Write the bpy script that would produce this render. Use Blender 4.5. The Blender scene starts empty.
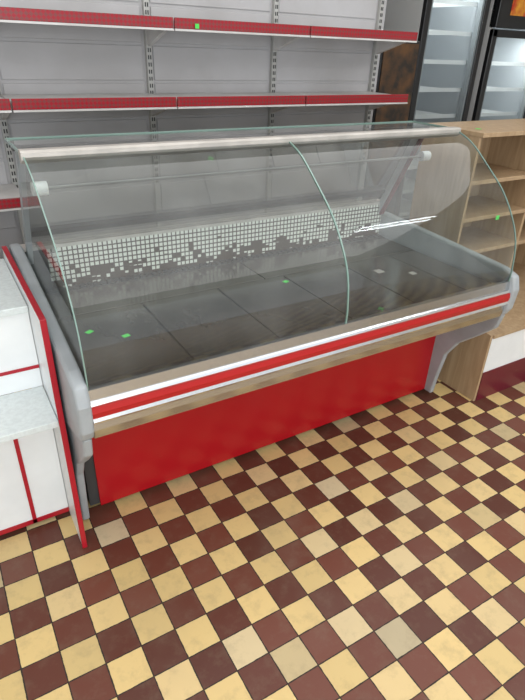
import bpy, bmesh, math, random
import numpy as np
from mathutils import Vector, Matrix
random.seed(3)
D=bpy.data; S=bpy.context.scene
def link(o): S.collection.objects.link(o); return o
def empty(n,loc=(0,0,0)):
    e=D.objects.new(n,None); e.empty_display_size=.1; link(e); e.location=loc; return e
# ---------- materials
def mat(name,col=(.8,.8,.8),rough=.5,metal=0,noise=0,nscale=8,spec=.5,emis=None,es=0,bump=0,bscale=60,dirt=None,dirtamt=0):
    m=D.materials.new(name); m.use_nodes=True; nt=m.node_tree; b=nt.nodes['Principled BSDF']
    b.inputs['Base Color'].default_value=(*col,1); b.inputs['Roughness'].default_value=rough
    b.inputs['Metallic'].default_value=metal; b.inputs['Specular IOR Level'].default_value=spec
    if emis: b.inputs['Emission Color'].default_value=(*emis,1); b.inputs['Emission Strength'].default_value=es
    tc=nt.nodes.new('ShaderNodeTexCoord')
    if noise or dirt:
        n=nt.nodes.new('ShaderNodeTexNoise'); n.inputs['Scale'].default_value=nscale; n.inputs['Detail'].default_value=6
        nt.links.new(tc.outputs['Object'],n.inputs['Vector'])
        r=nt.nodes.new('ShaderNodeValToRGB'); r.color_ramp.elements[0].position=.35; r.color_ramp.elements[1].position=.65
        d=dirt if dirt else tuple(c*(1-noise) for c in col)
        a=dirtamt if dirt else 1
        r.color_ramp.elements[0].color=(*[col[i]*(1-a)+d[i]*a for i in range(3)],1); r.color_ramp.elements[1].color=(*col,1)
        nt.links.new(n.outputs['Fac'],r.inputs['Fac']); nt.links.new(r.outputs['Color'],b.inputs['Base Color'])
    if bump:
        n2=nt.nodes.new('ShaderNodeTexNoise'); n2.inputs['Scale'].default_value=bscale; nt.links.new(tc.outputs['Object'],n2.inputs['Vector'])
        bp=nt.nodes.new('ShaderNodeBump'); bp.inputs['Strength'].default_value=bump; bp.inputs['Distance'].default_value=.002
        nt.links.new(n2.outputs['Fac'],bp.inputs['Height']); nt.links.new(bp.outputs['Normal'],b.inputs['Normal'])
    return m
def glassmat(name,tint=(.93,.97,.95),haze=.05,refl=1.0,hcol=(.7,.73,.72)):
    m=D.materials.new(name); m.use_nodes=True; nt=m.node_tree; nt.nodes.clear()
    N=nt.nodes.new; o=N('ShaderNodeOutputMaterial'); t=N('ShaderNodeBsdfTransparent'); t.inputs[0].default_value=(*tint,1)
    g=N('ShaderNodeBsdfGlossy'); g.inputs['Roughness'].default_value=.02
    lw=N('ShaderNodeFresnel'); lw.inputs['IOR'].default_value=1.5
    mu=N('ShaderNodeMath'); mu.operation='MULTIPLY'; mu.inputs[1].default_value=refl
    d=N('ShaderNodeBsdfDiffuse'); d.inputs[0].default_value=(*hcol,1)
    n=N('ShaderNodeTexNoise'); n.inputs['Scale'].default_value=5; n.inputs['Detail'].default_value=8
    tc=N('ShaderNodeTexCoord'); mp=N('ShaderNodeMapping'); mp.inputs['Scale'].default_value=(1,1,.4)
    mr=N('ShaderNodeMapRange'); mr.inputs[1].default_value=.35; mr.inputs[2].default_value=.75; mr.inputs[3].default_value=haze*.4; mr.inputs[4].default_value=haze*1.6
    L=nt.links.new
    L(tc.outputs['Object'],mp.inputs[0]); L(mp.outputs[0],n.inputs['Vector']); L(n.outputs['Fac'],mr.inputs[0])
    m1=N('ShaderNodeMixShader'); m2=N('ShaderNodeMixShader')
    L(mr.outputs[0],m1.inputs[0]); L(t.outputs[0],m1.inputs[1]); L(d.outputs[0],m1.inputs[2])
    L(lw.outputs[0],mu.inputs[0]); L(mu.outputs[0],m2.inputs[0]); L(m1.outputs[0],m2.inputs[1]); L(g.outputs[0],m2.inputs[2]); L(m2.outputs[0],o.inputs[0])
    return m
M=dict(
 steel=mat('brushed_steel',(.64,.65,.66),.2,1,bump=.04,bscale=30),
 chrome=mat('chrome_trim',(.88,.89,.91),.22,1),
 red=mat('red_enamel',(.40,.005,.010),.26,0,noise=.05,nscale=2),
 redstrip=mat('red_bumper',(.42,.010,.012),.3),
 greyp=mat('grey_plastic',(.37,.40,.42),.4,0,noise=.15),
 dgrey=mat('dark_grey_metal',(.06,.06,.06),.5,.3),
 black=mat('black_plastic',(.012,.012,.013),.3),
 white=mat('white_laminate',(.82,.85,.86),.35,noise=.06),
 cwhite=mat('counter_speckle',(.70,.76,.76),.3,noise=.12,nscale=70),
 redge=mat('red_edge_band',(.40,.007,.02),.35),
 shelfw=mat('shelf_grey_enamel',(.64,.63,.62),.45,dirt=(.49,.47,.45),dirtamt=.8,nscale=5),
 panel=mat('panel_grey',(.47,.465,.475),.5,dirt=(.38,.37,.37),dirtamt=.8,nscale=2.5),
 upr=mat('upright_enamel',(.45,.45,.43),.4),
 green=mat('green_paper',(.1,.75,.12),.6,emis=None),
 frin=mat('fridge_liner',(.50,.53,.56),.4),
 frsh=mat('fridge_shelf_white',(.85,.87,.88),.4),
 frside=mat('fridge_side_grey',(.6,.6,.59),.4),
 topst=mat('top_steel',(.56,.53,.49),.4,.3,noise=.2,nscale=12),
 tube=mat('lamp_tube_grey',(.30,.31,.31),.2),
 darkred=mat('dark_red_base',(.13,.01,.022),.35),
 wallp=mat('painted_wall',(.62,.62,.60),.8,noise=.1,nscale=2),
)
M['glass']=glassmat('case_glass',haze=.055,refl=1.3)
M['eglass']=glassmat('case_end_glass',haze=.05,refl=.45)
M['rglass']=glassmat('case_rear_glass',(.66,.68,.67),haze=.06,refl=.3)
M['topglass']=glassmat('case_top_glass',haze=.28,hcol=(.5,.5,.49))
M['fglass']=glassmat('fridge_glass',(.9,.93,.92),haze=.02)
M['edge']=mat('glass_edge',(.2,.31,.27),.15,spec=.8)
def nodes(m): return m.node_tree.nodes,m.node_tree.links
# wood
def wood():
    m=mat('light_wood',(.6,.45,.29),.45); N,L=nodes(m); b=N['Principled BSDF']
    tc=N.new('ShaderNodeTexCoord'); mp=N.new('ShaderNodeMapping'); mp.inputs['Scale'].default_value=(9,9,.8)
    n=N.new('ShaderNodeTexNoise'); n.inputs['Scale'].default_value=3; n.inputs['Detail'].default_value=8; n.inputs['Distortion'].default_value=1.2
    r=N.new('ShaderNodeValToRGB'); r.color_ramp.elements[0].position=.3; r.color_ramp.elements[1].position=.7
    r.color_ramp.elements[0].color=(.34,.225,.125,1); r.color_ramp.elements[1].color=(.46,.33,.20,1)
    L.new(tc.outputs['Object'],mp.inputs[0]);L.new(mp.outputs[0],n.inputs['Vector']);L.new(n.outputs['Fac'],r.inputs[0]);L.new(r.outputs[0],b.inputs['Base Color']); return m
M['wood']=wood()
# floor tiles
def floormat():
    m=mat('checker_clay_tiles',(.5,.4,.2),.35,spec=.35); N,L=nodes(m); b=N['Principled BSDF']
    def math(op,a=None,bb=None,c=None):
        n=N.new('ShaderNodeMath'); n.operation=op
        for i,v in enumerate((a,bb,c)):
            if v is None: continue
            if isinstance(v,(int,float)): n.inputs[i].default_value=v
            else: L.new(v,n.inputs[i])
        return n.outputs[0]
    g=N.new('ShaderNodeNewGeometry'); sp=N.new('ShaderNodeSeparateXYZ'); L.new(g.outputs['Position'],sp.inputs[0])
    x=math('DIVIDE',math('SUBTRACT',sp.outputs[0],TX),TILEX); y=math('DIVIDE',math('SUBTRACT',sp.outputs[1],TY),TILEY)
    fx=math('FLOOR',x); fy=math('FLOOR',y)
    par=math('FLOORED_MODULO',math('ADD',math('ADD',fx,fy),1.0),2.0)
    cb=N.new('ShaderNodeCombineXYZ'); L.new(fx,cb.inputs[0]);L.new(fy,cb.inputs[1])
    wn=N.new('ShaderNodeTexWhiteNoise'); wn.noise_dimensions='2D'; L.new(cb.outputs[0],wn.inputs['Vector'])
    def ramp(fac,stops):
        r=N.new('ShaderNodeValToRGB'); e=r.color_ramp.elements
        while len(e)<len(stops): e.new(.5)
        for i,(p,c) in enumerate(stops): e[i].position=p; e[i].color=(*c,1)
        L.new(fac,r.inputs[0]); return r.outputs[0]
    ye=ramp(wn.outputs['Value'],[(0,(.46,.38,.24)),(.1,(.62,.46,.20)),(.55,(.72,.53,.235)),(.85,(.68,.51,.25)),(1,(.6,.5,.32))])
    re=ramp(wn.outputs['Value'],[(0,(.095,.031,.020)),(.5,(.125,.039,.025)),(1,(.165,.054,.034))])
    def mix(f,a,c,t='MIX'):
        n=N.new('ShaderNodeMix'); n.data_type='RGBA'; n.blend_type=t
        if isinstance(f,(int,float)): n.inputs[0].default_value=f
        else: L.new(f,n.inputs[0])
        for i,v in ((6,a),(7,c)):
            if isinstance(v,tuple): n.inputs[i].default_value=(*v,1)
            else: L.new(v,n.inputs[i])
        return n.outputs[2]
    col=mix(par,re,ye)
    n1=N.new('ShaderNodeTexNoise'); n1.inputs['Scale'].default_value=14; n1.inputs['Detail'].default_value=10; n1.inputs['Roughness'].default_value=.7; L.new(g.outputs['Position'],n1.inputs['Vector'])
    col=mix(ramp(n1.outputs['Fac'],[(.5,(0,0,0)),(.85,(.5,.5,.5))]),col,(.2,.15,.1))
    n3=N.new('ShaderNodeTexNoise'); n3.inputs['Scale'].default_value=2.2; n3.inputs['Detail'].default_value=4; L.new(g.outputs['Position'],n3.inputs['Vector'])
    col=mix(ramp(n3.outputs['Fac'],[(.52,(0,0,0)),(.75,(.2,.2,.2))]),col,(.22,.18,.14))
    ax=math('ABSOLUTE',math('SUBTRACT',math('FRACT',x),.5)); ay=math('ABSOLUTE',math('SUBTRACT',math('FRACT',y),.5))
    n4=N.new('ShaderNodeTexNoise'); n4.inputs['Scale'].default_value=45; L.new(g.outputs['Position'],n4.inputs['Vector'])
    wob=math('MULTIPLY',math('SUBTRACT',n4.outputs['Fac'],.5),.03)
    mx=math('ADD',math('MAXIMUM',ax,ay),wob); gr=math('GREATER_THAN',mx,.482)
    col=mix(gr,col,(.04,.03,.024)); L.new(col,b.inputs['Base Color'])
    rr=math('ADD',math('MULTIPLY',n1.outputs['Fac'],.35),math('MULTIPLY',gr,.4)); rr=math('ADD',rr,.2); L.new(rr,b.inputs['Roughness'])
    bp=N.new('ShaderNodeBump'); bp.inputs['Strength'].default_value=.35; bp.inputs['Distance'].default_value=.003
    L.new(math('SUBTRACT',math('ADD',math('MULTIPLY',n1.outputs['Fac'],.3),math('MULTIPLY',wn.outputs['Value'],.3)),gr),bp.inputs['Height']); L.new(bp.outputs[0],b.inputs['Normal'])
    return m
TILEX=.119; TILEY=.115; TX=-.187-.0595; TY=-.013-.0575
M['floor']=floormat()
def perf():
    m=mat('perforated_white_grille',(.8,.8,.78),.5); N,L=nodes(m); b=N['Principled BSDF']
    g=N.new('ShaderNodeNewGeometry'); sp=N.new('ShaderNodeSeparateXYZ'); L.new(g.outputs['Position'],sp.inputs[0])
    def math(op,a,bb=0.):
        n=N.new('ShaderNodeMath'); n.operation=op
        for i,v in enumerate((a,bb)):
            if isinstance(v,(int,float)): n.inputs[i].default_value=v
            else: L.new(v,n.inputs[i])
        return n.outputs[0]
    c=.0215
    fx=math('ABSOLUTE',math('SUBTRACT',math('FRACT',math('DIVIDE',sp.outputs[0],c)),.5)); fz=math('ABSOLUTE',math('SUBTRACT',math('FRACT',math('DIVIDE',sp.outputs[2],c)),.5))
    white=math('LESS_THAN',math('MAXIMUM',fx,fz),.37)
    cb=N.new('ShaderNodeCombineXYZ'); L.new(math('FLOOR',math('DIVIDE',sp.outputs[0],c)),cb.inputs[0]); L.new(math('FLOOR',math('DIVIDE',sp.outputs[2],c)),cb.inputs[1])
    n=N.new('ShaderNodeTexNoise'); n.inputs['Scale'].default_value=.27; n.inputs['Detail'].default_value=3; n.inputs['Roughness'].default_value=.8; L.new(cb.outputs[0],n.inputs['Vector'])
    thr=math('ADD',math('MULTIPLY',math('SUBTRACT',sp.outputs[2],.80),1.6),.43)
    ok=math('LESS_THAN',n.outputs['Fac'],thr)
    f=math('MULTIPLY',white,ok)
    mx=N.new('ShaderNodeMix'); mx.data_type='RGBA'; mx.inputs[6].default_value=(.045,.028,.020,1); mx.inputs[7].default_value=(.68,.70,.65,1)
    L.new(f,mx.inputs[0]); L.new(mx.outputs[2],b.inputs['Base Color']); return m
M['perf']=perf()
def deck():
    m=mat('worn_deck_steel',(.2,.19,.175),.38,.6); N,L=nodes(m); b=N['Principled BSDF']
    tc=N.new('ShaderNodeTexCoord'); mp=N.new('ShaderNodeMapping'); mp.inputs['Scale'].default_value=(3,2,1)
    n=N.new('ShaderNodeTexNoise'); n.inputs['Scale'].default_value=2.2; n.inputs['Detail'].default_value=10; n.inputs['Roughness'].default_value=.65
    r=N.new('ShaderNodeValToRGB'); r.color_ramp.elements[0].position=.3; r.color_ramp.elements[1].position=.75
    r.color_ramp.elements[0].color=(.13,.12,.11,1); r.color_ramp.elements[1].color=(.22,.205,.19,1)
    L.new(tc.outputs['Object'],mp.inputs[0]);L.new(mp.outputs[0],n.inputs['Vector']);L.new(n.outputs['Fac'],r.inputs[0]);L.new(r.outputs[0],b.inputs['Base Color'])
    rr=N.new('ShaderNodeMapRange'); rr.inputs[1].default_value=.3; rr.inputs[2].default_value=.7; rr.inputs[3].default_value=.10; rr.inputs[4].default_value=.26; L.new(n.outputs['Fac'],rr.inputs[0]); L.new(rr.outputs[0],b.inputs['Roughness']); return m
M['deck']=deck()
def rail():
    m=mat('red_price_rail',(.5,.02,.02),.35); N,L=nodes(m); b=N['Principled BSDF']
    tc=N.new('ShaderNodeTexCoord'); mp=N.new('ShaderNodeMapping'); mp.inputs['Scale'].default_value=(70,1,70); mp.inputs['Rotation'].default_value=(0,.785,0)
    v=N.new('ShaderNodeTexChecker'); v.inputs['Scale'].default_value=1.; L.new(tc.outputs['Object'],mp.inputs[0]); L.new(mp.outputs[0],v.inputs[0])
    v.inputs[1].default_value=(.35,.006,.018,1); v.inputs[2].default_value=(.22,.04,.04,1); L.new(v.outputs[0],b.inputs['Base Color']); return m
M['rail']=rail()
# ---------- geometry
def mesh(name,vs,fs,m,parent=None,bev=0,smooth=False):
    me=D.meshes.new(name); me.from_pydata([tuple(v) for v in vs],[],fs); me.update()
    bm=bmesh.new(); bm.from_mesh(me); bmesh.ops.recalc_face_normals(bm,faces=bm.faces); bm.to_mesh(me); bm.free()
    o=D.objects.new(name,me); link(o); me.materials.append(M[m] if isinstance(m,str) else m)
    if smooth:
        for p in me.polygons: p.use_smooth=True
    if bev:
        b=o.modifiers.new('b','BEVEL'); b.width=bev; b.segments=3; b.limit_method='ANGLE'
    if parent: o.parent=parent
    return o
BF=[(0,1,2,3),(4,7,6,5),(0,4,5,1),(1,5,6,2),(2,6,7,3),(3,7,4,0)]
def boxes(name,L,m,parent=None,bev=0):
    vs=[];fs=[]
    for (x0,x1,y0,y1,z0,z1) in L:
        n=len(vs); vs+=[(x0,y0,z0),(x1,y0,z0),(x1,y1,z0),(x0,y1,z0),(x0,y0,z1),(x1,y0,z1),(x1,y1,z1),(x0,y1,z1)]
        fs+=[tuple(n+i for i in f) for f in BF]
    return mesh(name,vs,fs,m,parent,bev)
def box(name,x0,x1,y0,y1,z0,z1,m,parent=None,bev=0):
    return boxes(name,[(x0,x1,y0,y1,z0,z1)],m,parent,bev)
def prism(name,prof,x0,x1,m,parent=None,bev=0,smooth=False):
    n=len(prof); vs=[(x0,y,z) for y,z in prof]+[(x1,y,z) for y,z in prof]
    fs=[tuple(range(n)),tuple(range(2*n-1,n-1,-1))]+[(i,(i+1)%n,n+(i+1)%n,n+i) for i in range(n)]
    return mesh(name,vs,fs,m,parent,bev,smooth)
def sheet(name,prof,x0,x1,m,parent=None):
    n=len(prof); vs=[(x0,y,z) for y,z in prof]+[(x1,y,z) for y,z in prof]
    return mesh(name,vs,[(i,i+1,n+i+1,n+i) for i in range(n-1)],m,parent,smooth=True)
def spline(pts,k=8):
    out=[]; P=[pts[0]]+list(pts)+[pts[-1]]
    for i in range(1,len(P)-2):
        for j in range(k):
            t=j/k; a,b,c,d=[np.array(q,float) for q in P[i-1:i+3]]
            out.append(tuple(.5*((2*b)+(-a+c)*t+(2*a-5*b+4*c-d)*t*t+(-a+3*b-3*c+d)*t**3)))
    out.append(tuple(pts[-1])); return out
def offs(prof,w):
    o=[]
    for i,p in enumerate(prof):
        a=np.array(prof[max(i-1,0)]);b=np.array(prof[min(i+1,len(prof)-1)]); t=(b-a)/np.linalg.norm(b-a); nrm=np.array([-t[1],t[0]])
        o.append(tuple(np.array(p)+nrm*w))
    return o
def tube(name,pts,r,m,parent=None,cyc=False):
    c=D.curves.new(name,'CURVE'); c.dimensions='3D'; c.bevel_depth=r; c.bevel_resolution=4; c.use_fill_caps=True
    s=c.splines.new('POLY'); s.points.add(len(pts)-1)
    for i,p in enumerate(pts): s.points[i].co=(*p,1)
    s.use_cyclic_u=cyc; o=D.objects.new(name,c); link(o); c.materials.append(M[m]); 
    if parent:o.parent=parent
    return o
def tag(n,x,y,z,ry,par,s=.035,tilt=0):
    o=mesh(n,[(-s/2,-s*.4,0),(s/2,-s*.4,0),(s/2,s*.4,0),(-s/2,s*.4,0)],[(0,1,2,3)],'green',par)
    o.location=(x,y,z); o.rotation_euler=(tilt,0,ry); return o

# ===== ROOM =====
box('floor',-2.5,6,-5,3,-.05,0,'floor')
box('wall_back',-2.5,6,2.75,2.85,0,3.1,'wallp')
box('wall_left',-2.6,-2.5,-5,2.85,0,3.1,'wallp')
box('wall_right',5.2,5.3,-5,2.85,0,3.1,'wallp')
box('ceiling',-2.6,5.3,-5,2.85,3.1,3.15,mat('ceiling_paint',(.6,.6,.59),.9,noise=.05))

# ===== REFRIGERATED DISPLAY CASE =====
L=1.954
C=empty('refrigerated_display_case')
prism('base_cabinet',[(.37,.03),(.37,.56),(.93,.56),(.93,.03)],.05,L+.03,'dgrey',C)
box('red_front_panel',.05,L+.05,.355,.37,.025,.52,'red',C,bev=.003)
box('plinth',.08,L,.39,.9,0,.03,'black',C)
prism('tub_body',[(.02,.66),(.03,.79),(.93,.79),(.93,.56),(.36,.5),(.3,.53)],.0,L,'dgrey',C)
prism('sill_steel',[(-.002,.798),(.004,.836),(.02,.838),(.075,.806),(.075,.79),(.03,.78)],0,L,'steel',C)
prism('chrome_line_upper',[(-.012,.782),(-.016,.79),(-.012,.798),(.01,.80),(.01,.78)],0,L,'chrome',C)
prism('red_bumper_strip',[(-.014,.742),(-.018,.762),(-.014,.782),(.01,.782),(.01,.742)],0,L,'redstrip',C)
prism('chrome_line_lower',[(-.014,.722),(-.02,.732),(-.014,.742),(.01,.742),(.01,.722)],0,L,'chrome',C)
prism('fascia_lower_steel',[(.0,.722),(-.004,.69),(.004,.656),(.03,.648),(.03,.722)],0,L,'steel',C)
pl=[]
xs=[.012,.38,.73,1.08,1.43,1.75,L-.012]
for a,b in zip(xs[:-1],xs[1:]): pl.append((a+.0035,b-.0035,.078,.60,.79,.803))
boxes('deck_plates',pl,'deck',C,bev=.002)
boxes('deck_rear_plates',[(.012,.98,.608,.85,.79,.803),(.986,L-.012,.608,.85,.79,.803)],'deck',C,bev=.002)
box('deck_seam_base',.01,L-.01,.07,.86,.786,.793,'black',C)
box('vent_channel',.012,L-.012,.852,.895,.79,.806,'dgrey',C)
boxes('vent_slats',[(.02+i*.03,.04+i*.03,.856,.893,.806,.812) for i in range(64)],'dgrey',C)
box('perforated_back_grille',.09,L-.01,.90,.91,.80,.985,'perf',C)
box('rear_ledge',.0,L,.90,.96,.985,1.0,'topst',C)
box('rear_wall',0,L,.912,.95,.56,.985,'dgrey',C)
def side(n,x0,x1,k):
    top=[(-.022,.70),(-.03,.80),(-.01,.862),(.06,.885),(.38,.905+k*.4),(.9,.935+k),(.97,.925+k)]
    prof=top+[(.97,.60),(.5,.56),(.30,.55),(.10,.62),(.0,.66)]
    prism('side_panel_'+n,prof,x0,x1,'greyp',C,bev=.012)
    leg=[(.0,.66),(.10,.64),(.20,.60),(.37,.56),(.37,.02),(.31,.02),(.295,.15),(.27,.30),(.21,.40),(.10,.50),(.02,.58)]
    prism('leg_bracket_'+n,leg,x0+.008,x1-.008,'greyp',C,bev=.008)
side('left',-.045,.0,.08); side('right',L,L+.045,0)
box('side_skirt_left',0.01,.05,.37,.93,.03,.56,'dgrey',C)
gp=spline([(.010,.836),(.010,.90),(.03,1.02),(.08,1.12),(.16,1.22),(.27,1.31),(.38,1.39),(.48,1.432)],6)
mid=.985
sheet('curved_glass_left',gp,.004,mid-.002,'glass',C); sheet('curved_glass_right',gp,mid+.002,L-.004,'glass',C)
for i,(x,w) in enumerate(((.0,.004),(mid-.003,.006),(L-.004,.004))):
    a=offs(gp,.003); b=offs(gp,-.003); prism('glass_edge_%d'%i,a+b[::-1],x,x+w,'edge',C)
for n,x in (('left',.004),('right',L-.004)):
    pts=[p for p in gp]+[(.56,1.432),(.9,.92),(.3,.895)]
    mesh('end_glass_'+n,[(x,y,z) for y,z in pts],[tuple(range(len(pts)))],'eglass',C)
mesh('top_glass',[(0,.50,1.436),(L,.50,1.436),(L,.78,1.436),(0,.78,1.436)],[(0,1,2,3)],'topglass',C)
boxes('top_glass_edges',[(0,L,.777,.783,1.431,1.441),(-.004,0,.50,.78,1.431,1.441),(L,L+.004,.50,.78,1.431,1.441)],'edge',C)
prism('top_front_profile',[(.465,1.418),(.465,1.440),(.475,1.446),(.51,1.446),(.505,1.405),(.485,1.405)],-.005,L+.005,'topst',C)
box('top_bracket_bar',0,L,.66,.69,1.415,1.43,'dgrey',C)
tube('lamp_tube',[(.05,.60,1.30),(L-.08,.60,1.30)],.006,'tube',C)
for i,x in enumerate((.03,L-.09)):
    tube('lamp_holder_%d'%i,[(x,.60,1.30),(x+.05,.60,1.30)],.024,'white',C)
for i,x in enumerate((.012,L-.035)):
    prism('rear_post_%d'%i,[(.66,1.43),(.70,1.43),(.94,.93),(.90,.93)],x,x+.02,'greyp',C)
prism('rear_post_red',[(.64,1.43),(.66,1.43),(.90,.93),(.88,.93)],L-.031,L-.015,'darkred',C)
mesh('rear_sliding_glass',[(.04,.70,1.42),(L-.04,.70,1.42),(L-.04,.93,.99),(.04,.93,.99)],[(0,1,2,3)],'rglass',C)
prism('rear_rail',[(.86,1.075),(.885,1.085),(.90,1.06),(.875,1.05)],.04,L-.04,'dgrey',C)
for i,(x,y) in enumerate(((.23,.35),(.12,.44),(1.05,.53),(1.25,.10))): tag('green_sticker_%d'%i,x,y,.8045,random.random(),C,.028)
boxes('price_labels',[(1.52,1.56,.42,.46,.803,.805),(1.66,1.69,.33,.36,.803,.805)],'topst',C)

# ===== WALL SHELVING =====
W=empty('wall_shelving_unit')
box('back_panels',-.72,2.62,1.84,1.86,.0,2.6,'panel',W)
boxes('panel_ribs',[(a+.03,b-.03,1.832,1.842,z,z+.17) for a,b in ((-.68,.13),(.13,.93),(.93,1.74),(1.74,2.56)) for z in [1.93+.185*k for k in range(-6,4)]],'panel',W,bev=.004)
ups=(-.68,.13,.93,1.74,2.56)
boxes('uprights',[(x-.015,x+.015,1.81,1.84,0,2.6) for x in ups],'upr',W,bev=.002)
boxes('upright_slots',[(x+s-.003,x+s+.003,1.808,1.811,z,z+.02) for x in ups for s in (-.006,.006) for z in [1.0+.035*k for k in range(40)]],'black',W)
for k,z in enumerate((1.845,1.495,1.06,.62)):
    for j in range(4 if k<2 else 1):
        a,b=ups[j]+.004,ups[j+1]-.004
        prism('shelf_%d_%d'%(k,j),[(1.46,z),(1.83,z),(1.83,z-.02),(1.50,z-.02),(1.495,z-.03),(1.46,z-.03)],a,b,'shelfw',W,bev=.002)
        prism('price_rail_%d_%d'%(k,j),[(1.445,z+.012),(1.46,z+.012),(1.462,z-.034),(1.447,z-.034)],a,b,'rail',W,bev=.002)
        box('rail_lip_%d_%d'%(k,j),a,b,1.443,1.465,z-.044,z-.035,'shelfw',W)
    for x in (ups if k<2 else ups[:2]):
        prism('bracket_%d'%k,[(1.52,z-.021),(1.82,z-.021),(1.82,z-.12),(1.78,z-.11),(1.54,z-.04)],x-.012,x+.012,'shelfw',W)
tag('green_sticker',1.05,1.442,1.825,.3,W,.026,math.pi/2)

# ===== FRIDGES =====
def fridge(n,x0,x1,y,ztop,head):
    E=empty(n); d=.65
    box('cabinet_left',x0,x0+.04,y+.04,y+d,0.08,ztop,'frside',E); box('cabinet_right',x1-.04,x1,y+.04,y+d,.08,ztop,'black',E)
    box('back',x0,x1,y+d-.04,y+d,.08,ztop,'frin',E); box('top',x0,x1,y+.04,y+d,ztop-.04,ztop,'black',E); box('base',x0,x1,y+.02,y+d,0,.3,'black',E,bev=.01)
    box('liner_left',x0+.04,x0+.05,y+.05,y+d-.04,.3,ztop-.04,'frin',E); box('liner_right',x1-.05,x1-.04,y+.05,y+d-.04,.3,ztop-.04,'frin',E)
    w=.055
    boxes('door_frame',[(x0,x0+w,y,y+.04,.3,head),(x1-w,x1,y,y+.04,.3,head),(x0,x1,y,y+.04,.3,.37),(x0,x1,y,y+.04,head-w,head)],'black',E,bev=.006)
    boxes('door_inner_trim',[(x0+w,x0+w+.02,y+.012,y+.05,.37,head-w),(x1-w-.02,x1-w,y+.012,y+.05,.37,head-w)],'greyp',E)
    mesh('door_glass',[(x0+w,y+.01,.37),(x1-w,y+.01,.37),(x1-w,y+.01,head-w),(x0+w,y+.01,head-w)],[(0,1,2,3)],'fglass',E)
    box('header',x0,x1,y-.01,y+.06,head+.01,ztop+.12,'black',E,bev=.006)
    for k in range(9):
        z=.48+.2*k
        if z<head-.1:
            Lb=[(x0+.055,x1-.055,y+.08,y+.088,z-.008,z+.022)]+[(x0+.055,x1-.055,yy,yy+.006,z,z+.006) for yy in [y+.12+.03*q for q in range(15)]]
            boxes('wire_shelf_%d'%k,Lb,'frsh',E)
    l=D.lights.new('interior_light','AREA'); l.shape='RECTANGLE'; l.size=.5; l.size_y=.08; l.energy=4.0; l.color=(.95,1,1)
    o=D.objects.new('interior_light',l); link(o); o.location=((x0+x1)/2,y+.09,head-.07); o.rotation_euler=(math.radians(25),0,0); o.parent=E
    return E
fridge('display_fridge',3.1,3.78,1.95,2.5,2.42)
F2=fridge('display_fridge',3.88,4.6,1.95,2.25,1.93)
box('beverage_sticker',4.02,4.35,1.936,1.939,2.03,2.2,mat('orange_red_print',(.5,.03,.01),.4,dirt=(.8,.4,.03),dirtamt=1,nscale=14),F2)
P=empty('advertising_stand')
box('stand_body',2.68,3.05,1.9,2.2,0,1.82,'black',P,bev=.01)
box('stand_print',2.7,3.03,1.893,1.899,1.0,1.8,mat('dark_print',(.02,.015,.012),.3,dirt=(.16,.07,.02),dirtamt=.7,nscale=11),P)

# ===== WOOD SHELVING =====
Q=empty('wooden_shelving_unit')
x0,x1=2.17,3.3; zt=1.39
pp=[(.15,0),(.15,.43),(.50,.47),(.50,zt),(.88,zt),(.88,0)]
prism('side_panel_left',pp,x0-.018,x0,'wood',Q,bev=.002)
prism('side_panel_right',pp,x1,x1+.018,'wood',Q,bev=.002)
box('back_board',x0,x1,.865,.88,0,zt,'wood',Q)
box('top_board',x0-.02,x1+.02,.48,.88,zt,zt+.022,'wood',Q,bev=.002)
boxes('shelves',[(x0,x1,.51,.865,z-.022,z) for z in (1.17,.97,.77)],'wood',Q,bev=.002)
box('deck_board',x0,x1,.14,.865,.41,.43,'wood',Q,bev=.002)
boxes('dividers',[(2.72,2.74,.52,.865,.43,zt)],'wood',Q)
box('base_front_white',x0,x1,.15,.165,.19,.41,'white',Q); box('base_front_dark_red',x0,x1,.146,.165,.0,.19,'darkred',Q)
box('carton_white',2.26,2.42,.3,.45,.43,.53,'white',Q,bev=.003)
tag('green_sticker',2.25,.6,zt+.024,.3,Q,.035); tag('green_sticker_edge',2.42,.478,.96,0,Q,.03,math.pi/2)

# ===== CHECKOUT COUNTER =====
K=empty('checkout_counter')
xr=-.055; xl=-1.1
box('end_panel',xr-.016,xr,.2,.95,.0,1.0,'white',K)
boxes('end_panel_red_edging',[(xr-.018,xr+.001,.19,.2,0,1.006),(xr-.018,xr+.001,.2,.95,1.0,1.006)],'redge',K,bev=.002)
box('upper_top',xl,xr-.018,.43,.95,.93,.955,'cwhite',K,bev=.003)
box('upper_front',xl,xr-.018,.45,.47,.62,.93,'white',K)
boxes('upper_red_line',[(xl,xr-.018,.446,.45,.70,.712)],'redge',K)
box('lower_top',xl,xr-.018,.2,.45,.595,.62,'cwhite',K,bev=.003)
box('lower_front',xl,xr-.018,.40,.42,.02,.595,'white',K)
boxes('lower_red_lines',[(xl,xr-.018,.395,.40,.02,.04),(-.215,-.2,.395,.40,.02,.595)],'redge',K)
box('left_end',xl-.02,xl,.4,.95,0,.93,'white',K)
tag('green_floor_sticker',.62,-.93,.002,.4,None,.03)

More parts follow.
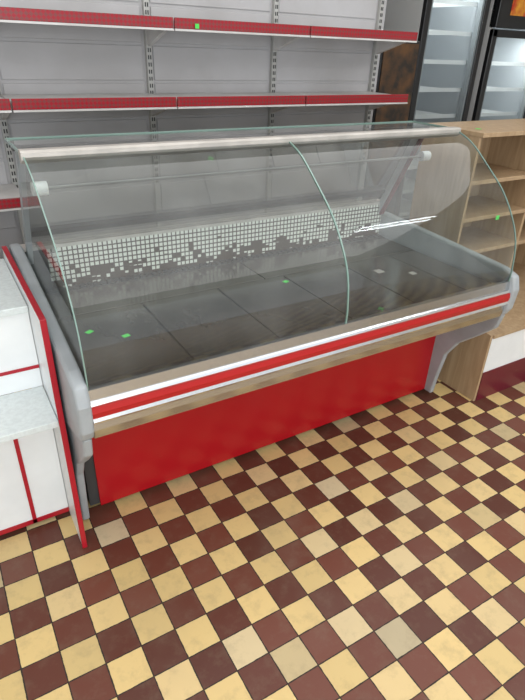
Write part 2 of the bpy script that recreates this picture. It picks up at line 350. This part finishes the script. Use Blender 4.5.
# ===== LIGHTS =====
w=D.worlds.new('w'); S.world=w; w.use_nodes=True; bg=w.node_tree.nodes['Background']; bg.inputs[0].default_value=(.88,.94,1,1); bg.inputs[1].default_value=1.1
def area(n,loc,rot,sx,sy,p,c=(1,1,1)):
    l=D.lights.new(n,'AREA'); l.shape='RECTANGLE'; l.size=sx; l.size_y=sy; l.energy=p; l.color=c
    o=D.objects.new(n,l); link(o); o.location=loc; o.rotation_euler=rot; return o
M['lampe']=mat('fluorescent_tube',(1,1,1),emis=(.95,.98,1),es=18)
def fixture(n,x,y):
    E=empty(n); box('housing',x-.5,x+.5,y-.1,y+.1,2.94,3.0,'white',E,bev=.005)
    boxes('hanger_rods',[(x-.4,x-.39,y-.005,y+.005,3.0,3.1),(x+.39,x+.4,y-.005,y+.005,3.0,3.1)],'greyp',E)
    for k,dy in enumerate((-.06,.06)): tube('tube_%d'%k,[(x-.46,y+dy,2.92),(x+.46,y+dy,2.92)],.02,'lampe',E)
fixture('ceiling_light',3.35,-1.2)
area('overhead_soft_fill',(1.2,-.9,3.05),(0,0,0),5.5,4.0,120,(1,1,1))  # added broad overhead fill: even light and a soft veil on the glass
area('window_daylight',(-1.2,-4.6,1.8),(math.radians(80),0,math.radians(-15)),3.5,2.0,130,(.95,.98,1))

# ===== CAMERA =====
Cc=np.array([-.2638,-1.3991,1.7539]);yaw,pit,rol,F=.5570,.5149,.0392,538.17
f=np.array([np.sin(yaw)*np.cos(pit),np.cos(yaw)*np.cos(pit),-np.sin(pit)])
r=np.array([np.cos(yaw),-np.sin(yaw),0]); u=np.cross(r,f)
r,u=r*np.cos(rol)+u*np.sin(rol),-r*np.sin(rol)+u*np.cos(rol)
cam=D.cameras.new('camera'); co=D.objects.new('camera',cam); link(co)
cam.sensor_fit='VERTICAL'; cam.sensor_height=24; cam.lens=F/700*24; cam.clip_start=.02
co.matrix_world=Matrix(((r[0],u[0],-f[0],Cc[0]),(r[1],u[1],-f[1],Cc[1]),(r[2],u[2],-f[2],Cc[2]),(0,0,0,1)))
S.camera=co
S.view_settings.view_transform='Standard'
